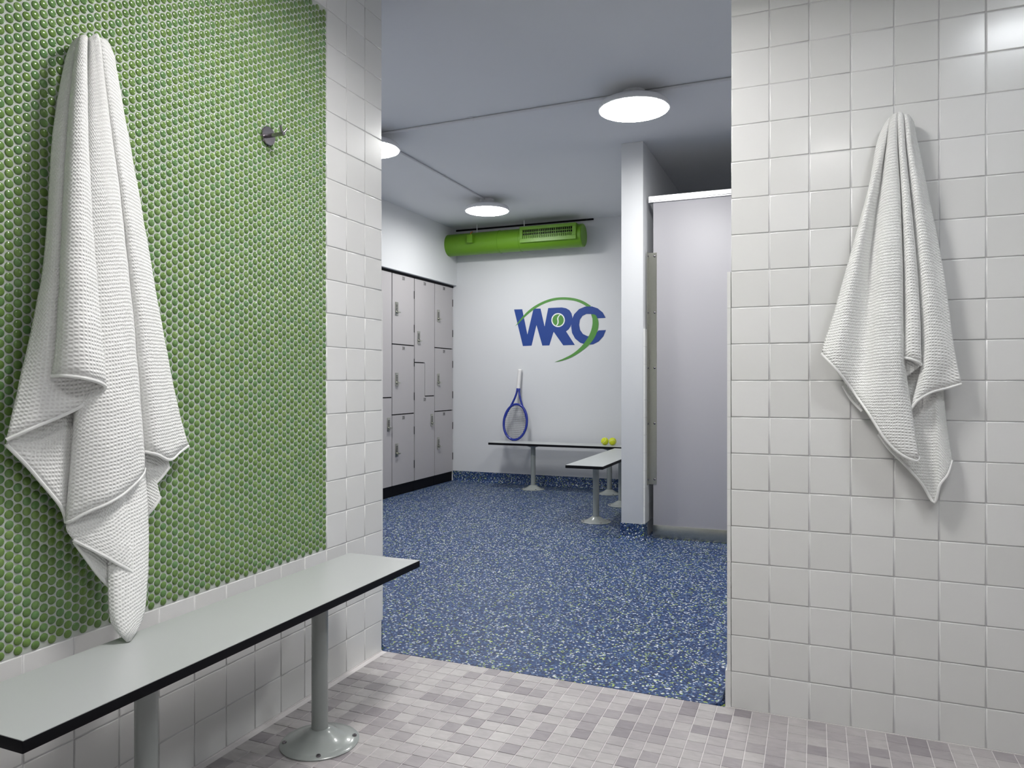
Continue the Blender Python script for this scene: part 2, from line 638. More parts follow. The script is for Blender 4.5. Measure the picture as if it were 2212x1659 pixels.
# ---- floor mosaic
MP = 0.0514
MZ = tile_mesh('mosaic_tile', MP - 0.0022, MP - 0.0022, 0.004, 0.0008, 'z')
MZ.materials.append(M['mosaic'])
mzv = [v.co.copy() for v in MZ.vertices]
mzf = [list(p.vertices) for p in MZ.polygons]
cells = []
x = -0.0717 - MP * 27 + MP / 2
while x < 1.7:
    yy = YF - 0.0016 - MP / 2
    while yy > 0.2:
        if x - MP / 2 > XL - 0.02:
            cells.append((x, yy))
        yy -= MP
    x += MP
rank = []
for i, (xx, yy) in enumerate(cells):
    p = proj((xx, yy, 0))
    if p and 0 < p[0] < 2212 and 0 < p[1] < 1659:
        rank.append((p[2], i))
rank.sort()
single = set(i for _, i in rank[:300])
mb = MB()
for i, (xx, yy) in enumerate(cells):
    dz = random.uniform(-.0004, .0002)
    if i in single:
        put('mosaic_tile', MZ, None, floor_s, (xx, yy, dz))
    else:
        mb.add([(a + xx, b + yy, c + dz) for a, b, c in mzv], mzf)
o = put('mosaic_tile_field', mesh_from('mosaic_tile_field', mb.v, mb.f), M['mosaic_many'], floor_s)
o['kind'] = 'stuff'


bx('grout_joint', XL - 0.002, XL + 0.0025, 0.2, YF - 0.001, -0.003, 0.0014, M['grout_floor'], floor_s)
bx('grout_joint', XJ - 0.016, 1.7, YF - 0.0025, YF + 0.002, -0.003, 0.0012, M['grout_floor'], floor_s)
# ---- coved base of the flake floor
def cove(name, p0, p1, nrm, h=0.10):
    """a coved skirting from p0 to p1 (floor points on the wall), nrm points into the room"""
    p0, p1, nrm = Vector(p0), Vector(p1), Vector(nrm)
    prof = [(0, h), (0.006, h)]
    R = 0.03
    for k in range(6):
        a = math.pi / 2 * k / 5
        prof.append((0.006 + R * (1 - math.cos(a)), R * (1 - math.sin(a)) + 0.0005))
    prof.append((0, 0.0005))
    n = len(prof)
    vs = []
    for p in (p0, p1):
        for u, z in prof:
            vs.append(p + nrm * u + Vector((0, 0, z)))
    fs = [[i, (i + 1) % n, n + (i + 1) % n, n + i] for i in range(n)] + [list(range(n)), list(range(n, 2 * n))[::-1]]
    return struct(MB().add(vs, fs).build(name, M['flake'], smooth=True, fix=True))


cove('baseboard_back', (XD + 0.002, YB, 0), (-1.133, YB, 0), (0, -1, 0))
cove('baseboard_partition_end', (-1.137, 4.56, 0), (-0.983, 4.56, 0), (0, -1, 0))
cove('baseboard_partition_side', (-0.993, 4.556, 0), (-0.993, 4.655, 0), (1, 0, 0), h=0.1005)
cove('baseboard_partition_room', (-1.133, YB - 0.04, 0), (-1.133, 4.556, 0), (-1, 0, 0))
cove('baseboard_jamb_right', (XJ - 0.017, YF + 0.004, 0), (XJ - 0.017, YF + WT, 0), (-1, 0, 0), h=0.012)
cove('baseboard_jamb_left', (XL - WT, YF + 0.0005, 0), (XL - 0.002, YF + 0.0005, 0), (0, 1, 0), h=0.105)
# tiled flank of the partition
FLANK = tile_mesh('tile', TS, PT - 0.0008, 0.011, 0.0006, 'x', False)
FLANK.materials.append(M['tile'])
for c in range(3):
    for r in range(11):
        put('tile', FLANK, None, wall_part, (-0.993 + 0.0112, 4.561 + (c + 0.5) * PT, 0.102 + (r + 0.5) * PT))


# ------------------------------------------------------------------ ceiling lights, conduit
def ceiling_light(x, y, z, lens, label):
    root = empty('ceiling_light', (x, y, z), label, 'light', 'round ceiling lights')
    MB().lathe([(0.001, 0), (0.060, 0), (0.060, -0.046), (0.05, -0.048)], 32).build('canopy', M['white'], root, smooth=True, fix=True)
    MB().lathe([(0.05, -0.046), (0.10, -0.047), (0.145, -0.051), (0.172, -0.060), (0.183, -0.072), (0.185, -0.084), (0.184, -0.094),
                (0.177, -0.095)], 56).build('housing', M['white'], root, smooth=True, fix=True)
    MB().lathe([(0.178, -0.090), (0.177, -0.096), (0.168, -0.099), (0.12, -0.103), (0.05, -0.105), (0.0005, -0.1055)], 56).build(
        'diffuser', lens, root, smooth=True, fix=True)
    return root


LA, LB, LC = (-0.868, 3.765), (-2.514, 5.55), (-2.505, 3.80)
ceiling_light(*LA, ZC, M['lens'], 'round white ceiling light in front of the white stall pillar')
ceiling_light(*LB, ZC, M['lens'], 'round white ceiling light just before the green duct')
ceiling_light(*LC, ZC, M['lens'], 'round white ceiling light half hidden by the tiled wall edge')
ceiling_light(0.76, 3.765, ZC, M['lens'], 'unseen round ceiling light added over the stalls behind the white tiled wall')  # lamp added out of view to brighten the ceiling and stall panel
for i, ((x, y), col, st_) in enumerate(SHOWER_SPOTS):
    cl = ceiling_light(x, y, ZC - 0.006, mat_emit('lit_shower_diffuser', col, st_),
                       ['round white ceiling light above the near bench', 'round white ceiling light above the white tiled wall',
                        'round white ceiling light at the back of the shower area'][i])
    MB().lathe([(0.186, -0.06), (0.198, -0.06), (0.204, -0.165), (0.200, -0.165), (0.186, -0.09)], 56).build('light_cutoff_ring', M['white'], cl, smooth=True, fix=True)  # unseen skirt added to keep lamp light off the upper walls


def conduit(p, q, label, clips=()):
    root = empty('conduit', (*p, ZC), label, 'conduit', 'surface conduit on the ceiling')
    d = Vector((q[0] - p[0], q[1] - p[1], 0))
    MB().tube([(0, 0, -0.009), tuple(d * 0.5 + Vector((0, 0, -0.009))), tuple(d + Vector((0, 0, -0.009)))], 0.0085, 10).build('pipe', M['white'], root, smooth=True)
    u = d.normalized()
    n = Vector((-u.y, u.x, 0))
    for t in clips:
        c = d * t
        mb = MB()
        for s in (-1, 1):
            a = c + n * (0.016 * s)
            mb.box(a.x - .009, a.x + .009, a.y - .009, a.y + .009, -0.003, 0)
        mb.tube([c - u * .007 + Vector((0, 0, -.009)), c + u * .007 + Vector((0, 0, -.009))], 0.0105, 10)
        mb.build('pipe_clip', M['white'], root, smooth=True)
    return root


conduit((LC[0] + .06, LC[1]), (LA[0] - .06, LA[1]), 'white conduit running between the two front ceiling lights', (0.42,))
conduit((LA[0] + .06, LA[1]), (1.2, 3.76), 'white conduit from the stall light towards the white tiled wall', (0.8,))
conduit((LC[0], LC[1] + .06), (LB[0], LB[1] - .06), 'white conduit leading back to the light before the duct', (0.55,))


# ------------------------------------------------------------------ benches
BZ = 0.428
BT = 0.021


def bench(loc, rz, length, width, posts, label, BZ=0.428):
    """bench along local +Y, its middle line at x = 0, base at floor level"""
    root = empty('bench', loc, label, 'bench', 'grey benches with black edges')
    root.rotation_euler = (0, 0, rz)
    hw = width / 2
    bx('seat_core', -hw, hw, 0, length, BZ - BT, BZ - 0.0012, M['black'], root, bevel=0.0015)
    bx('seat', -hw + 0.0012, hw - 0.0012, 0.0012, length - 0.0012, BZ - 0.0012, BZ, M['bench_top'], root)
    for py in posts:
        p = MB().lathe([(0.0225, 0.03), (0.0225, BZ - BT - 0.003)], 32, (0, py, 0)).build('post', M['post'], root, smooth=True, fix=True)
        MB().lathe([(0.001, BZ - BT - 0.022), (0.03, BZ - BT - 0.02), (0.075, BZ - BT - 0.004), (0.08, BZ - BT)], 36, (0, py, 0)).build(
            'top_flange', M['post'], root, smooth=True, fix=True)
        b = MB().lathe([(0.106, 0.0005), (0.107, 0.003), (0.104, 0.006), (0.088, 0.0085), (0.070, 0.013), (0.052, 0.023), (0.038, 0.033),
                        (0.029, 0.0385), (0.0225, 0.0405)], 56, (0, py, 0)).build('base_flange', M['post'], root, smooth=True, fix=True, angle=60)
        for k in range(4):
            a = math.radians(35 + 90 * k)
            MB().lathe([(0.0065, 0.0), (0.0065, 0.002), (0.005, 0.0045), (0.002, 0.0048), (0.0015, 0.0030), (0.0003, 0.0030)], 14,
                       (0.094 * math.cos(a), py + 0.094 * math.sin(a), 0.0072)).build('screw', M['chrome'], b, smooth=True, fix=True)
    return root


bench((-1.266, 0.762, 0), 0, 1.238, 0.262, (0.342, 0.912), 'long grey bench with black edge along the green tiled wall', 0.441)
bench((-1.29, 6.315, 0), math.radians(90), 1.50, 0.262, (0.385, 1.105), 'grey bench against the back wall holding the tennis racket')
bench((-1.432, 4.735, 0), 0, 1.32, 0.262, (0.295, 1.025), 'grey bench poking out from behind the stall pillar')


# ------------------------------------------------------------------ robe hooks
def hook(loc, ang, label, reach=0.060):
    """projects along local +X"""
    root = empty('robe_hook', loc, label, 'hook', 'chrome robe hooks')
    root.rotation_euler = (0, 0, ang)
    MB().lathe([(0.001, 0.0), (0.0275, 0.0), (0.0275, 0.005), (0.026, 0.0065), (0.001, 0.0065)], 40, axis='X').build('rosette', M['chrome'], root, smooth=True, fix=True)
    MB().lathe([(0.0058, 0.005), (0.0058, reach - 0.002), (0.005, reach), (0.0005, reach)], 20, axis='X').build('stem', M['chrome'], root, smooth=True, fix=True)
    for s in (-1, 1):
        MB().tube([(reach - 0.006, s * 0.001, 0.002), (reach - 0.003, s * 0.010, 0.012), (reach - 0.001, s * 0.014, 0.020)], 0.0032, 10).build('prong', M['chrome'], root, smooth=True, fix=True)
    return root


hook((XL + 0.0008, 1.714, 1.716), 0, 'empty chrome robe hook on the green penny tiles')
hook((XL + 0.0008, 1.136, 1.692), 0, 'chrome robe hook under the towel on the green tiles', 0.036)
hook((0.222, YF - 0.0008, 1.694), -math.pi / 2, 'chrome robe hook under the towel on the white tiles', 0.036)


# ------------------------------------------------------------------ towels
def loft(mb, uvs, lines, place, nv, nu, hems, top):
    """a cloth sheet through the given fold lines, each running from hook to hem"""
    lines = [([(ln[0][0] * 0.6 + top[0] * 0.4, ln[0][1] + 12, 0.012)] if ln[0][1] < top[1] else []) + list(ln) for ln in lines]
    pts = [catmull([place(*p) for p in ln], nv) for ln in lines]
    rows = []
    for j in range(nv):
        rows.append(catmull_fixed([pts[i][j] for i in range(len(lines))], nu))
    nc = len(rows[0])
    vs = []
    for j in range(nv):
        for i in range(nc):
            p = rows[j][i]
            w = mnoise.noise(p * 22.0) * 0.0022 * min(1, j / (nv * 0.25))
            vs.append(p + NRM * w)
    k0 = len(mb.v)
    fs = []
    for j in range(nv - 1):
        for i in range(nc - 1):
            fs.append([j * nc + i, j * nc + i + 1, (j + 1) * nc + i + 1, (j + 1) * nc + i])
    mb.add(vs, fs)
    # weave coordinates: across measured at the hem third, along measured on the middle line
    jm = int(nv * 0.75)
    ac = [0.0]
    for i in range(1, nc):
        ac.append(ac[-1] + (rows[jm][i] - rows[jm][i - 1]).length)
    run = [0.0] * nc
    for j in range(nv):
        for i in range(nc):
            if j:
                run[i] += (rows[j][i] - rows[j - 1][i]).length
            uvs.append((ac[i], run[i]))
    hems.append([vs[(nv - 1) * nc + i] for i in range(nc)])


def catmull_fixed(pts, per):
    P = [pts[0] * 2 - pts[1]] + pts + [pts[-1] * 2 - pts[-2]]
    out = []
    for i in range(1, len(P) - 2):
        for k in range(per):
            t = k / per
            a, b, c, d = P[i - 1], P[i], P[i + 1], P[i + 2]
            out.append(0.5 * ((2 * b) + (c - a) * t + (2 * a - 5 * b + 4 * c - d) * t * t + (3 * b - a - 3 * c + d) * t ** 3))
    out.append(pts[-1])
    return out


def towel(sheets, place, nrm, loc, label, top):
    global NRM
    NRM = Vector(nrm)
    root = empty('towel', loc, label, 'towel', 'white waffle towels')
    off = Vector(loc)
    mb, uvs, hems = MB(), [], []
    for lines, nv, nu, hem in sheets:
        h = []
        loft(mb, uvs, lines, place, nv, nu, h, top)
        if hem:
            hems += h
    me = mesh_from('cloth', [v - off for v in mb.v], mb.f, smooth=True)
    uvl = me.uv_layers.new(name='weave')
    for lp in me.loops:
        uvl.data[lp.index].uv = uvs[lp.vertex_index]
    o = put('cloth', me, M['towel'], root)
    s = o.modifiers.new('thickness', 'SOLIDIFY')
    s.thickness = 0.0045
    s.offset = 0
    for h in hems:
        MB().tube([p - off for p in catmull(h, max(12, len(h)))], 0.0040, 8).build('hem', M['hem'], root, smooth=True)
    return root


def place_l(px, py, e):
    return on_x(px, py, XL + e)


def place_r(px, py, e):
    return on_y(px, py, YF - e)


SHEETS_L = [
    # side flap and the front roll that folds over it
    ([[(160, 88, .030), (140, 140, .033), (117, 275, .035), (108, 389, .035), (101, 504, .035), (90, 605, .035), (62, 745, .035), (41, 830, .036), (14, 950, .040)],
      [(165, 85, .043), (153, 145, .050), (137, 275, .056), (128, 389, .060), (122, 504, .063), (116, 605, .065), (103, 745, .068), (95, 830, .068), (75, 922, .062)],
      [(172, 83, .048), (167, 145, .056), (160, 275, .062), (158, 389, .067), (157, 504, .070), (157, 605, .072), (158, 745, .075), (160, 815, .076), (164, 883, .073)],
      [(184, 81, .054), (183, 145, .062), (184, 275, .070), (188, 389, .078), (194, 504, .084), (201, 605, .090), (211, 735, .096), (217, 790, .098), (221, 843, .094)],
      [(187, 80, .060), (186, 145, .070), (188, 275, .080), (192, 389, .089), (198, 504, .097), (206, 605, .105), (216, 735, .113), (221, 790, .114), (223, 830, .110)],
      [(182, 79, .064), (180, 145, .078), (178, 275, .091), (178, 389, .101), (178, 504, .110), (179, 605, .118), (182, 735, .126), (184, 775, .127), (186, 817, .124)],
      [(175, 80, .060), (167, 145, .072), (159, 275, .083), (154, 389, .091), (150, 504, .098), (146, 605, .103), (142, 735, .107), (140, 775, .107), (138, 811, .104)],
      [(171, 82, .052), (160, 145, .060), (148, 275, .066), (140, 389, .070), (135, 504, .074), (130, 605, .077), (122, 745, .080), (116, 785, .080), (111, 812, .078)]],
     40, 6, True),
    # the broad middle sheet
    ([[(165, 88, .018), (150, 150, .020), (130, 275, .022), (118, 389, .022), (110, 504, .022), (98, 605, .022), (75, 745, .024), (52, 840, .026), (14, 960, .036)],
      [(168, 88, .018), (156, 150, .022), (140, 275, .025), (130, 389, .027), (124, 504, .028), (116, 620, .028), (104, 760, .029), (90, 880, .031), (74, 1023, .037)],
      [(174, 88, .020), (166, 150, .026), (156, 275, .031), (150, 400, .035), (147, 520, .038), (144, 660, .040), (139, 800, .041), (133, 930, .043), (127, 1088, .046)],
      [(180, 88, .022), (176, 150, .028), (171, 275, .034), (168, 400, .037), (166, 520, .039), (164, 660, .040), (162, 800, .040), (158, 930, .040), (141, 1117, .046)],
      [(188, 84, .040), (186, 150, .046), (183, 300, .052), (180, 420, .057), (177, 540, .060), (172, 690, .064), (167, 820, .066), (162, 940, .066), (147, 1128, .062)],
      [(195, 82, .050), (197, 150, .056), (199, 300, .064), (200, 420, .070), (200, 540, .074), (198, 690, .080), (196, 820, .085), (194, 940, .088), (189, 1106, .086)],
      [(201, 80, .053), (207, 150, .060), (217, 300, .070), (223, 420, .078), (227, 540, .084), (231, 690, .092), (234, 820, .098), (236, 940, .102), (232, 1087, .100)],
      [(207, 78, .056), (214, 150, .062), (229, 300, .071), (241, 420, .078), (250, 540, .084), (262, 690, .090), (270, 820, .095), (277, 940, .097), (275, 1060, .093)],
      [(212, 78, .056), (219, 150, .060), (238, 300, .065), (255, 420, .070), (267, 540, .074), (283, 690, .079), (294, 820, .081), (302, 920, .080), (307, 1026, .074)],
      [(213, 80, .046), (222, 150, .048), (242, 300, .050), (259, 420, .051), (271, 540, .052), (287, 690, .054), (298, 820, .055), (306, 920, .055), (312, 1012, .052)]],
     46, 6, True),
    # the sheet at the far side with its square corner
    ([[(211, 80, .040), (217, 150, .042), (238, 300, .044), (254, 420, .046), (266, 530, .048), (283, 700, .050), (297, 850, .051), (309, 974, .050)],
      [(219, 82, .048), (228, 150, .054), (250, 300, .061), (268, 420, .065), (283, 530, .068), (306, 700, .071), (324, 850, .072), (338, 981, .068)],
      [(227, 86, .046), (238, 150, .050), (262, 300, .055), (283, 420, .058), (301, 530, .060), (329, 700, .062), (351, 850, .061), (367, 993, .055)],
      [(234, 91, .040), (246, 150, .041), (270, 290, .042), (294, 420, .042), (312, 530, .042), (345, 720, .041), (371, 860, .039), (388, 977, .036)],
      [(239, 98, .030), (250, 150, .030), (275, 290, .030), (300, 430, .030), (318, 530, .030), (354, 735, .028), (383, 880, .028), (406, 963, .026)]],
     40, 6, True),
    ([[(288, 880, .034), (306, 980, .034), (318, 1060, .033)],
      [(320, 890, .036), (335, 985, .038), (345, 1035, .040)],
      [(350, 920, .042), (360, 975, .046), (366, 1008, .050)]], 14, 6, True),
    # long tail that reaches the bench
    ([[(185, 500, .020), (195, 800, .026), (222, 1050, .046), (233, 1200, .070), (235, 1300, .092), (243, 1350, .106), (274, 1384, .125)],
      [(205, 500, .022), (225, 800, .032), (248, 1050, .056), (252, 1200, .084), (253, 1300, .107), (258, 1356, .120), (276, 1386, .129)],
      [(230, 500, .022), (255, 800, .034), (280, 1050, .058), (283, 1200, .088), (281, 1300, .112), (278, 1356, .124), (278, 1386, .130)],
      [(255, 500, .022), (280, 800, .032), (304, 1050, .052), (306, 1200, .080), (300, 1306, .104), (289, 1356, .118), (280, 1385, .129)],
      [(270, 500, .020), (295, 800, .026), (316, 1050, .042), (319, 1200, .066), (311, 1315, .092), (296, 1360, .110), (281, 1384, .126)]],
     34, 6, False),
    # lower flap, outside then inside
    ([[(152, 1050, .046), (147, 1100, .050), (143, 1142, .055), (158, 1166, .060)],
      [(190, 1040, .058), (194, 1100, .067), (199, 1150, .075), (213, 1194, .082)],
      [(225, 1030, .062), (234, 1100, .076), (243, 1160, .086), (256, 1218, .094)],
      [(256, 1010, .060), (266, 1090, .074), (275, 1160, .086), (284, 1235, .096)],
      [(261, 1010, .052), (271, 1090, .062), (280, 1160, .072), (285, 1246, .084)]], 20, 6, True),
    ([[(150, 1110, .046), (154, 1150, .050), (160, 1170, .053)],
      [(190, 1130, .055), (198, 1190, .062), (206, 1233, .066)],
      [(232, 1160, .062), (236, 1220, .070), (236, 1266, .075)],
      [(266, 1190, .070), (268, 1240, .077), (263, 1284, .081)],
      [(284, 1215, .080), (286, 1240, .085), (283, 1258, .088)]], 16, 6, True),
    # small roll beside the tail
    ([[(300, 980, .028), (310, 1050, .032), (318, 1112, .036)],
      [(318, 990, .032), (328, 1050, .040), (333, 1094, .044)],
      [(328, 1000, .034), (340, 1046, .044), (346, 1072, .047)]], 14, 6, True),
]
towel(SHEETS_L, place_l, (1, 0, 0), on_x(197, 75, XL + 0.03), 'white waffle towel hanging on the green tiles, its tail touching the bench', (184, 110))

SHEETS_R = [
    ([[(1917, 262, .028), (1904, 284, .028), (1892, 323, .030), (1879, 400, .032), (1859, 475, .035), (1834, 564, .040), (1801, 680, .048), (1781, 740, .053), (1775, 764, .054)],
      [(1920, 257, .040), (1908, 310, .050), (1893, 370, .056), (1876, 440, .062), (1857, 530, .068), (1838, 620, .073), (1822, 710, .077), (1812, 760, .078), (1806, 797, .076)],
      [(1924, 253, .044), (1913, 320, .036), (1904, 390, .032), (1894, 450, .030), (1883, 530, .030), (1876, 620, .033), (1868, 720, .038), (1860, 790, .044), (1846, 849, .050)],
      [(1928, 250, .050), (1920, 320, .058), (1914, 400, .064), (1908, 480, .069), (1903, 570, .074), (1899, 670, .079), (1894, 770, .083), (1888, 850, .085), (1876, 892, .084)],
      [(1932, 248, .053), (1928, 320, .063), (1928, 400, .070), (1927, 480, .076), (1926, 580, .082), (1924, 700, .087), (1922, 800, .090), (1918, 890, .091), (1912, 948, .090)],
      [(1935, 247, .054), (1934, 320, .062), (1938, 400, .067), (1941, 480, .071), (1943, 580, .076), (1944, 700, .081), (1944, 800, .085), (1945, 900, .088), (1946, 981, .088)],
      [(1938, 247, .050), (1937, 320, .053), (1942, 400, .056), (1945, 480, .058), (1948, 580, .061), (1949, 700, .065), (1952, 800, .069), (1966, 900, .075), (1980, 996, .080)],
      [(1938, 249, .042), (1938, 320, .042), (1943, 400, .044), (1947, 480, .045), (1950, 580, .047), (1952, 700, .050), (1956, 800, .055), (1969, 890, .062), (1984, 985, .070)]],
     44, 6, True),
    ([[(1937, 250, .038), (1939, 320, .038), (1944, 400, .040), (1948, 480, .042), (1951, 580, .044), (1951, 690, .047), (1946, 772, .050)],
      [(1941, 246, .054), (1945, 320, .060), (1951, 400, .065), (1956, 480, .069), (1961, 580, .073), (1964, 690, .077), (1964, 774, .078)],
      [(1947, 246, .056), (1951, 320, .061), (1959, 400, .066), (1966, 480, .069), (1974, 580, .072), (1981, 690, .075), (1984, 782, .075)],
      [(1950, 247, .052), (1954, 320, .054), (1962, 400, .057), (1970, 480, .059), (1979, 580, .061), (1986, 690, .063), (1989, 788, .062)],
      [(1950, 250, .042), (1955, 320, .042), (1963, 400, .043), (1971, 480, .044), (1980, 580, .045), (1986, 690, .047), (1985, 775, .048)]],
     36, 6, True),
    # inside of the small fold, and the dark pocket below it
    ([[(1944, 730, .046), (1947, 775, .048), (1953, 817, .052)],
      [(1965, 740, .050), (1968, 780, .055), (1968, 806, .058)],
      [(1985, 750, .052), (1988, 778, .058), (1989, 790, .061)]], 12, 6, False),
    ([[(1935, 720, .028), (1945, 800, .030), (1965, 905, .032)],
      [(1960, 720, .028), (1966, 800, .030), (1978, 895, .032)],
      [(1990, 720, .028), (1992, 800, .030), (1992, 880, .032)]], 14, 6, False),
    ([[(1951, 250, .042), (1958, 320, .043), (1966, 400, .044), (1974, 480, .045), (1983, 590, .046), (1990, 700, .049), (1990, 790, .054), (1967, 885, .060)],
      [(1955, 249, .052), (1963, 320, .057), (1974, 400, .061), (1985, 480, .064), (1996, 590, .067), (2004, 700, .070), (2003, 785, .072), (1985, 863, .073)],
      [(1960, 250, .054), (1969, 320, .058), (1982, 400, .061), (1995, 480, .063), (2009, 590, .065), (2021, 700, .067), (2025, 775, .068), (2012, 847, .067)],
      [(1965, 252, .048), (1975, 325, .050), (1990, 400, .051), (2005, 480, .052), (2022, 590, .053), (2038, 700, .054), (2048, 770, .053), (2046, 838, .050)],
      [(1970, 256, .034), (1979, 300, .034), (1990, 350, .036), (2006, 430, .038), (2021, 500, .040), (2037, 585, .042), (2049, 665, .044), (2060, 750, .046), (2077, 829, .048)]],
     40, 6, True),
    # back tail
    ([[(1930, 700, .016), (1916, 850, .018), (1897, 938, .020)],
      [(1952, 700, .018), (1938, 870, .022), (1922, 971, .026)],
      [(1972, 700, .020), (1966, 890, .026), (1956, 1005, .030)],
      [(1990, 700, .022), (1990, 900, .030), (1992, 1045, .034)],
      [(2003, 700, .022), (2012, 900, .032), (2018, 1085, .038)],
      [(2012, 700, .024), (2024, 900, .038), (2030, 1048, .046)],
      [(2022, 720, .022), (2034, 900, .034), (2047, 1024, .042)],
      [(2028, 740, .018), (2042, 900, .024), (2056, 994, .030)]], 26, 6, True),
    ([[(1850, 700, .016), (1836, 780, .017), (1821, 833, .018)],
      [(1870, 700, .018), (1852, 800, .020), (1838, 862, .022)],
      [(1895, 700, .020), (1876, 820, .024), (1862, 888, .028)]], 14, 5, True),
]
towel(SHEETS_R, place_r, (0, -1, 0), on_y(1943, 248, YF - 0.03), 'white waffle towel hanging on the plain white tiled wall', (1945, 270))


# ------------------------------------------------------------------ lockers
DZ0, DZ1 = 0.096, 1.923
CW = 0.381
DG = 0.005


def text_mesh(body, size):
    cu = bpy.data.curves.new('number', 'FONT')
    cu.body = body
    cu.size = size
    cu.align_x = 'CENTER'
    cu.align_y = 'CENTER'
    cu.extrude = 0.0003
    cu.resolution_u = 2
    tmp = bpy.data.objects.new('number_source', cu)
    COL.objects.link(tmp)
    dg = bpy.context.evaluated_depsgraph_get()
    me = bpy.data.meshes.new_from_object(tmp.evaluated_get(dg))
    bpy.data.objects.remove(tmp)
    me.name = 'number'
    # lay it upright facing +X, reading along +Y
    me.transform(Matrix(((0, 0, 1, 0), (1, 0, 0, 0), (0, 1, 0, 0), (0, 0, 0, 1))))
    return me


PLATE = MB().box(0, 0.004, -0.025, 0.025, -0.058, 0.058).mesh('lock_plate', bevel=0.002, smooth=True)
PLATE.materials.append(M['steel'])
FACE = MB()
for k in range(4):
    FACE.box(0.004, 0.0065, -0.014, 0.010, 0.026 - k * 0.014, 0.036 - k * 0.014)
FACE = FACE.mesh('lock_dials', bevel=0.0008, bseg=1)
FACE.materials.append(M['lock_dark'])
KNOB = MB().lathe([(0.012, 0.003), (0.012, 0.013), (0.008, 0.014), (0.008, 0.022), (0.001, 0.023)], 20, (0, 0.002, -0.030), axis='X')
KNOB.box(0.018, 0.028, -0.022, 0.026, -0.035, -0.025)
KNOB = KNOB.mesh('lock_knob', smooth=True, fix=True)
KNOB.materials.append(M['steel'])
HINGE = MB().box(-0.001, 0.003, -0.0045, 0.0045, -0.035, 0.035).mesh('hinge', bevel=0.001, bseg=1)
HINGE.materials.append(M['black'])


def door(root, pts, lock, numpos, num, hinges=()):
    """pts: outline in local (y, z)"""
    d = MB().poly([Vector((-0.013, y, z)) for y, z in pts], Vector((0.013, 0, 0))).build('door', M['locker'], root, fix=True)
    y, z = lock
    lk = put('lock', PLATE, None, d, (0.0, y, z))
    put('lock_dials', FACE, None, d, (0.0, y, z))
    put('lock_knob', KNOB, None, d, (0.0, y, z))
    y, z = numpos
    put('number_plate', NPLATE, None, d, (0.0, y, z))
    put('number', text_mesh(num, 0.034), M['ink'], d, (0.0015, y, z))
    for y, z in hinges:
        put('hinge', HINGE, None, d, (0.0, y, z))


NPLATE = MB().box(0, 0.001, -0.022, 0.022, -0.016, 0.016).mesh('number_plate')
NPLATE.materials.append(M['number'])


def rounded(pts, idx, r):
    """replace the corners listed in idx by small arcs"""
    out = []
    n = len(pts)
    for i, p in enumerate(pts):
        if i in idx:
            a, b, c = Vector(pts[i - 1]), Vector(p), Vector(pts[(i + 1) % n])
            u, v = (a - b).normalized() * r, (c - b).normalized() * r
            for k in range(5):
                t = k / 4
                out.append(tuple((b + u) * (1 - t) ** 2 + b * 2 * t * (1 - t) + (b + v) * t * t))
        else:
            out.append(p)
    return out


def locker(y0, zed, nums, label):
    root = empty('locker', (XD, y0, 0), label, 'locker', 'grey lockers along the side wall')
    w = CW
    bx('carcass', -0.45, -0.014, 0.0008, w - 0.0008, DZ0, 1.944, M['black'], root)
    bx('plinth', -0.45, -0.012, 0.0008, w - 0.0008, 0.0008, DZ0, M['black'], root)
    bx('top_trim', -0.014, 0.004, 0.0008, w - 0.0008, DZ1 + 0.003, 1.944, M['black'], root)
    g = DG
    a, b = 0.0070, w - 0.0070
    zm = (DZ0 + DZ1) / 2
    if zed:
        h = 0.1545
        m = w / 2
        up = [(a, zm + h + g), (m + g, zm + h + g), (m + g, zm - h + g), (b, zm - h + g), (b, DZ1), (a, DZ1)]
        lo = [(a, DZ0), (b, DZ0), (b, zm - h - g), (m - g, zm - h - g), (m - g, zm + h - g), (a, zm + h - g)]
        door(root, rounded(up, (1,), 0.018), (0.075, zm + 0.383), (w / 2, DZ1 - 0.026), nums[0])
        door(root, rounded(lo, (3,), 0.018), (w - 0.055, zm - 0.383), (w / 2, zm - h - g - 0.026), nums[1])
    else:
        t = (DZ1 - DZ0) / 3
        for k in range(3):
            z1 = DZ1 - k * t - (g if k else 0)
            z0 = DZ1 - (k + 1) * t + (g if k < 2 else 0)
            zc = (z0 + z1) / 2
            door(root, [(a, z0), (b, z0), (b, z1), (a, z1)], (0.075, zc), (w / 2, z1 - 0.026), nums[k],
                 [(w - 0.005, zc - 0.152), (w - 0.005, zc + 0.152)])
    return root


Y4 = YB - 0.003 - CW
locker(Y4, False, ('28', '29', '30'), 'three-door grey locker tight in the corner by the back wall')
locker(Y4 - CW, True, ('26', '27'), 'grey locker with two interlocking L-shaped doors, shown whole')
locker(Y4 - 2 * CW, False, ('23', '24', '25'), 'three-door grey locker between two lockers with L-shaped doors')
locker(Y4 - 3 * CW, True, ('21', '22'), 'grey locker mostly hidden behind the tiled wall edge')


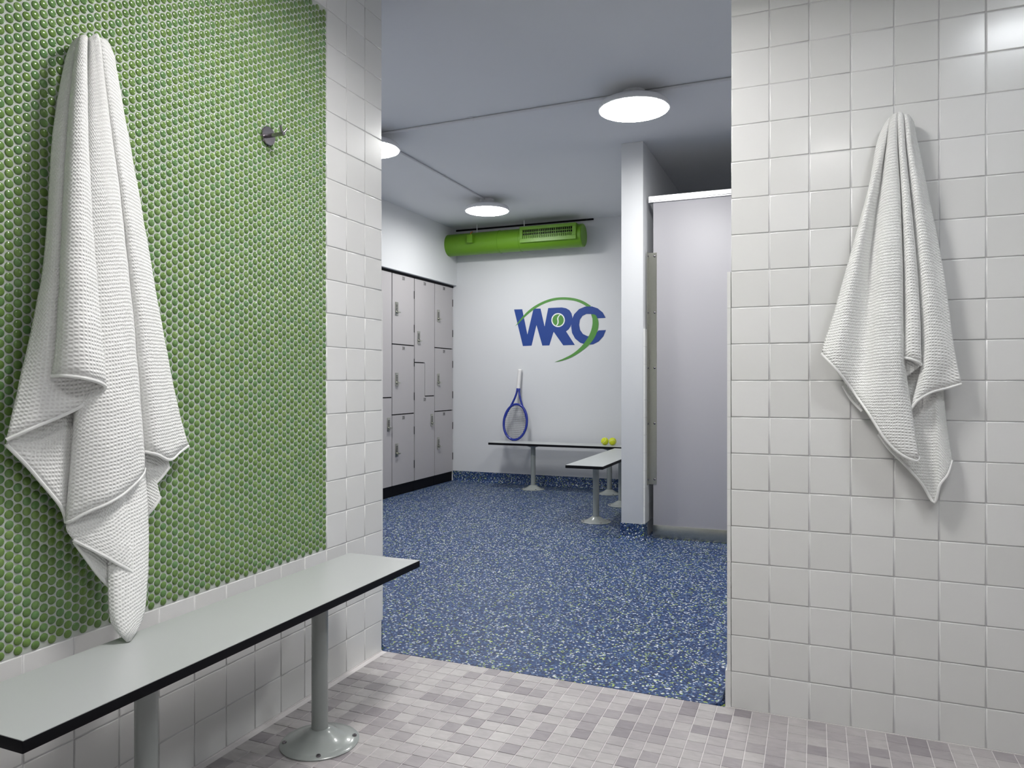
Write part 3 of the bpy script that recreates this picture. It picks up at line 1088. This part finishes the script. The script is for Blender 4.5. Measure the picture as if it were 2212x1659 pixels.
# ------------------------------------------------------------------ green duct
DX0, DX1, DY, DZ, DR = XB - 0.02, -1.935, 6.40, 2.318, 0.105
dr = empty('air_duct', (DX1, DY, DZ), 'lime green round air duct with grille under the ceiling', 'duct')
L = DX0 - DX1
MB().lathe([(0.001, L), (DR, L), (DR, -0.006), (DR - 0.006, 0), (0.001, 0)], 64, axis='X').build('pipe', M['duct'], dr, smooth=True, fix=True)
for xx in (-2.76, -2.545):
    MB().lathe([(DR - 0.002, xx - DX1 - 0.006), (DR + 0.003, xx - DX1 - 0.006), (DR + 0.003, xx - DX1 + 0.006), (DR - 0.002, xx - DX1 + 0.006)], 48, axis='X').build(
        'seam_band', M['duct'], dr, smooth=True, fix=True)
gx0, gx1 = -2.518 - DX1, -1.975 - DX1
fr = MB()
yf, yb_ = -0.118, -0.02
z0, z1, a0, a1 = -0.048, 0.098, -0.012, 0.068
ox0, ox1 = gx0 + 0.03, gx1 - 0.035
fr.box(gx0, gx1, yf, yb_, z0, a0).box(gx0, gx1, yf, yb_, a1, z1).box(gx0, ox0, yf, yb_, a0, a1).box(ox1, gx1, yf, yb_, a0, a1)
fr = fr.build('register_frame', M['duct'], dr, bevel=0.0015, bseg=1)
bx('register_shade_plate', ox0, ox1, yf + 0.014, yf + 0.018, a0, a1, M['black'], fr)  # flat black plate stands in for the shade inside the grille opening
gm = MB()
nb = 27
for k in range(1, nb):
    xx = ox0 + (ox1 - ox0) * k / nb
    wd = 0.0035 if k % 9 else 0.006
    gm.box(xx - wd / 2, xx + wd / 2, yf + 0.003, yf + 0.011, a0, a1)
for k in (1, 2):
    zz = a0 + (a1 - a0) * k / 3
    gm.box(ox0, ox1, yf + 0.005, yf + 0.012, zz - 0.003, zz + 0.003)
gm.build('register_louvres', M['duct'], fr)
dm = bx('damper_box', -3.045 - DX1, -2.985 - DX1, -0.150, -0.085, -0.015, 0.062, M['duct'], dr, bevel=0.004)
MB().tube([(-3.02 - DX1, -0.12, 0.06), (-3.015 - DX1, -0.115, 0.085), (-3.005 - DX1, -0.10, 0.095)], 0.005, 8).build('damper_handle', M['orange'], dm, smooth=True)
for xx in (-3.0, -2.513):
    MB().tube([(xx - DX1, -0.01, DR - 0.005), (xx - DX1, -0.01, ZC - DZ)], 0.004, 8).build('hanger_rod', M['white'], dr, smooth=True)


# ------------------------------------------------------------------ stall partition
PY = 4.66
st = empty('stall_partition', (-0.95, PY, 0), 'plain grey stall panel with steel strip beside the white pillar', 'stall partition')
ox, oy = -0.95, PY
bx('panel', 0, 1.5, 0, 0.025, 0.012, 2.133, M['panel'], st, bevel=0.0015)
bx('shoe', -0.003, 1.503, -0.004, 0.029, 0.0008, 0.082, M['steel'], st, bevel=0.001)
hr = MB().box(-0.978 - ox, 1.55, -0.010, 0.032, 2.131, 2.172)
hr.box(-0.978 - ox, 1.55, -0.014, -0.010, 2.140, 2.165)
hr.build('head_rail', M['rail'], st, bevel=0.002)
br = MB().box(-0.9778 - ox, -0.928 - ox, -0.0035, -0.0005, 0.34, 1.813)
br.box(-0.9808 - ox, -0.9778 - ox, -0.046, -0.0005, 0.34, 1.813)
br = br.build('wall_strip', M['steel'], st)
for zz in (1.79, 1.432, 1.08, 0.727, 0.372):
    for (sx, sy) in ((-0.941, 0), (-0.977, 1)):
        if sy == 0:
            MB().lathe([(0.0075, 0.0), (0.007, -0.002), (0.004, -0.0045), (0.0004, -0.005)], 14, (sx - ox, -0.0035, zz), axis='Y').build('screw', M['chrome'], br, smooth=True, fix=True)
        else:
            MB().lathe([(0.0075, 0.0), (0.007, 0.002), (0.004, 0.0045), (0.0004, 0.005)], 14, (-0.9778 - ox, -0.026, zz), axis='X').build('screw', M['chrome'], br, smooth=True, fix=True)


# ------------------------------------------------------------------ logo on the back wall
lg = empty('wall_logo', on_y(1210, 700, YB), 'blue letters with a green swoosh and tennis ball on the back wall', 'logo')
lo_off = lg.location.copy()


def zl(x, y, dep):
    return on_y(820 + x / 4.096, 420 + y / 4.096, YB) - lo_off + Vector((0, -dep, 0))


def decal(name, pts, dep, mat, parent):
    return MB().poly([zl(x, y, dep - 0.0009) for x, y in pts], Vector((0, -0.0009, 0))).build(name, mat, parent, fix=True)


WR_W = [(1190, 1018), (1262, 1016), (1308, 1240), (1362, 1011), (1424, 1010), (1460, 1170), (1440, 1338), (1388, 1155), (1345, 1338), (1268, 1342)]
W_ = [(1190, 1018), (1262, 1016), (1308, 1240), (1362, 1011), (1424, 1010), (1460, 1170), (1476, 1090), (1470, 1336), (1440, 1338), (1388, 1155), (1345, 1338), (1268, 1342)]
R_ = [(1492, 1006), (1560, 1002), (1612, 1000), (1650, 1007), (1680, 1024), (1698, 1052), (1706, 1085), (1702, 1130), (1690, 1168), (1672, 1195), (1650, 1212),
      (1728, 1332), (1625, 1335), (1540, 1215), (1502, 1336), (1465, 1337), (1460, 1170)]
C_ = [(2000, 1092), (1975, 1045), (1930, 1008), (1880, 991), (1820, 992), (1765, 1015), (1722, 1060), (1700, 1110), (1695, 1165), (1703, 1225), (1730, 1275),
      (1775, 1312), (1830, 1330), (1890, 1326), (1940, 1300), (1980, 1255), (2003, 1200), (1938, 1203), (1915, 1232), (1880, 1250), (1840, 1254), (1800, 1235),
      (1775, 1200), (1766, 1155), (1772, 1110), (1795, 1075), (1830, 1057), (1870, 1058), (1900, 1075), (1918, 1097)]
decal('letter', W_, 0.0010, M['blue'], lg)
decal('letter', R_, 0.0013, M['blue'], lg)
decal('letter', C_, 0.0024, M['blue'], lg)


def curve2(pts, n):
    return [(p.x, p.y) for p in catmull([(x, y, 0) for x, y in pts], n)]


up_o = curve2([(1200, 1167), (1262, 1085), (1332, 1016), (1420, 960), (1520, 922), (1620, 910), (1720, 918), (1800, 943), (1870, 985)], 30)
up_i = curve2([(1850, 1004), (1790, 966), (1720, 941), (1620, 932), (1530, 942), (1432, 978), (1347, 1032), (1277, 1093), (1224, 1147)], 30)
decal('swoosh', up_o + up_i, 0.0019, M['green'], lg)
dn_o = curve2([(1872, 1062), (1905, 1062), (1928, 1095), (1938, 1140), (1930, 1200), (1902, 1268), (1850, 1335), (1780, 1391), (1700, 1440), (1620, 1470), (1548, 1484)], 34)
dn_i = curve2([(1620, 1456), (1700, 1415), (1770, 1360), (1830, 1290), (1868, 1215), (1884, 1150), (1884, 1100)], 24)
decal('swoosh', dn_o + dn_i, 0.0032, M['green'], lg)


def ring(cx, cy, rx, ry, n=40):
    return [(cx + rx * math.cos(2 * math.pi * k / n), cy + ry * math.sin(2 * math.pi * k / n)) for k in range(n)]


bl = decal('ball_disc', ring(1580, 1112, 60, 62), 0.0022, M['logo_white'], lg)
decal('ball_green', ring(1580, 1112, 50, 52), 0.0030, M['green'], bl)
sc = curve2([(1600, 1064), (1584, 1080), (1577, 1100), (1580, 1120), (1578, 1142), (1566, 1160)], 14)
decal('ball_seam', [(x - 5, y) for x, y in sc] + [(x + 5, y) for x, y in sc[::-1]], 0.0038, M['logo_white'], bl)


# ------------------------------------------------------------------ racket and balls
p0 = on_y(1109.5, 951.8, 6.425)
p0.z = BZ + 0.001
p1 = on_y(1123.5, 798, 6.532)
ax = (p1 - p0)
RL = ax.length
ax.normalize()
sd = Vector((1, 0.0, 0))
sd = (sd - ax * sd.dot(ax)).normalized()
nr = sd.cross(ax).normalized()
rk = empty('tennis_racket', p0, 'blue tennis racket with white grip leaning against the back wall', 'tennis racket')


def rp(u, v, n=0.0):
    k = RL / 0.685
    return (sd * u + ax * (v + 0.0) + nr * n) * k


hw_, hh_ = 0.118, 0.166
hc = hh_ + 0.010
head = [rp(hw_ * math.sin(2 * math.pi * k / 56), hc - hh_ * math.cos(2 * math.pi * k / 56) * (1 if math.cos(2 * math.pi * k / 56) > 0 else 1.04)) for k in range(56)]
MB().tube(head, 0.0118, 10, closed=True).build('frame', M['racket'], rk, smooth=True)
for s in (-1, 1):
    arm = catmull([rp(s * 0.112, hc + 0.035), rp(s * 0.092, hc + 0.095), rp(s * 0.060, hc + 0.155), rp(s * 0.030, hc + 0.225), rp(s * 0.013, hc + 0.285), rp(s * 0.010, hc + 0.325)], 20)
    MB().tube(arm, 0.0100, 10).build('throat', M['racket'], rk, smooth=True)
MB().tube([rp(0, 0.475), rp(0, 0.500), rp(0, 0.505)], [0.0165, 0.0165, 0.0155], 8).build('shaft', M['racket'], rk, smooth=True)
gp = MB()
gp.tube([rp(0, 0.500), rp(0, 0.502), rp(0, 0.668), rp(0, 0.672), rp(0, 0.682), rp(0, 0.685)], [0.0165, 0.0175, 0.0185, 0.0205, 0.0205, 0.018], 12)
gp.build('grip', M['grip'], rk, smooth=True)
sm = MB()
for k in range(1, 16):
    u = -hw_ + 2 * hw_ * k / 16
    h = hh_ * math.sqrt(max(0, 1 - (u / hw_) ** 2))
    sm.tube([rp(u, hc - h), rp(u, hc + h)], 0.0011, 4)
for k in range(1, 19):
    v = -hh_ + 2 * hh_ * k / 19
    h = hw_ * math.sqrt(max(0, 1 - (v / hh_) ** 2))
    sm.tube([rp(-h, hc + v, 0.0012), rp(h, hc + v, 0.0012)], 0.0011, 4)
sm.build('strings', M['string'], rk)


def ball(px, py, label, rot):
    b = on_y(px, py, 6.33)
    root = empty('tennis_ball', (b.x, 6.33, BZ + 0.0337), label, 'tennis ball', 'tennis balls on the bench')
    root.rotation_euler = rot
    bm = bmesh.new()
    bmesh.ops.create_icosphere(bm, subdivisions=4, radius=0.0335)
    me = bpy.data.meshes.new('felt')
    bm.to_mesh(me)
    bm.free()
    me.polygons.foreach_set('use_smooth', [True] * len(me.polygons))
    put('felt', me, M['felt'], root)
    pts = []
    a, bb = 0.75, 0.25
    for k in range(72):
        t = 2 * math.pi * k / 72
        p = Vector((a * math.cos(t) + bb * math.cos(3 * t), a * math.sin(t) - bb * math.sin(3 * t), 2 * math.sqrt(a * bb) * math.sin(2 * t)))
        pts.append(p.normalized() * 0.0330)
    MB().tube(pts, 0.0013, 6, closed=True).build('seam', M['seam'], root, smooth=True)


ball(1306.5, 953, 'yellow tennis ball nearer the racket on the back bench', (0.4, 0.9, 0.2))
ball(1323.2, 953, 'yellow tennis ball nearer the pillar on the back bench', (1.1, 0.3, 1.4))
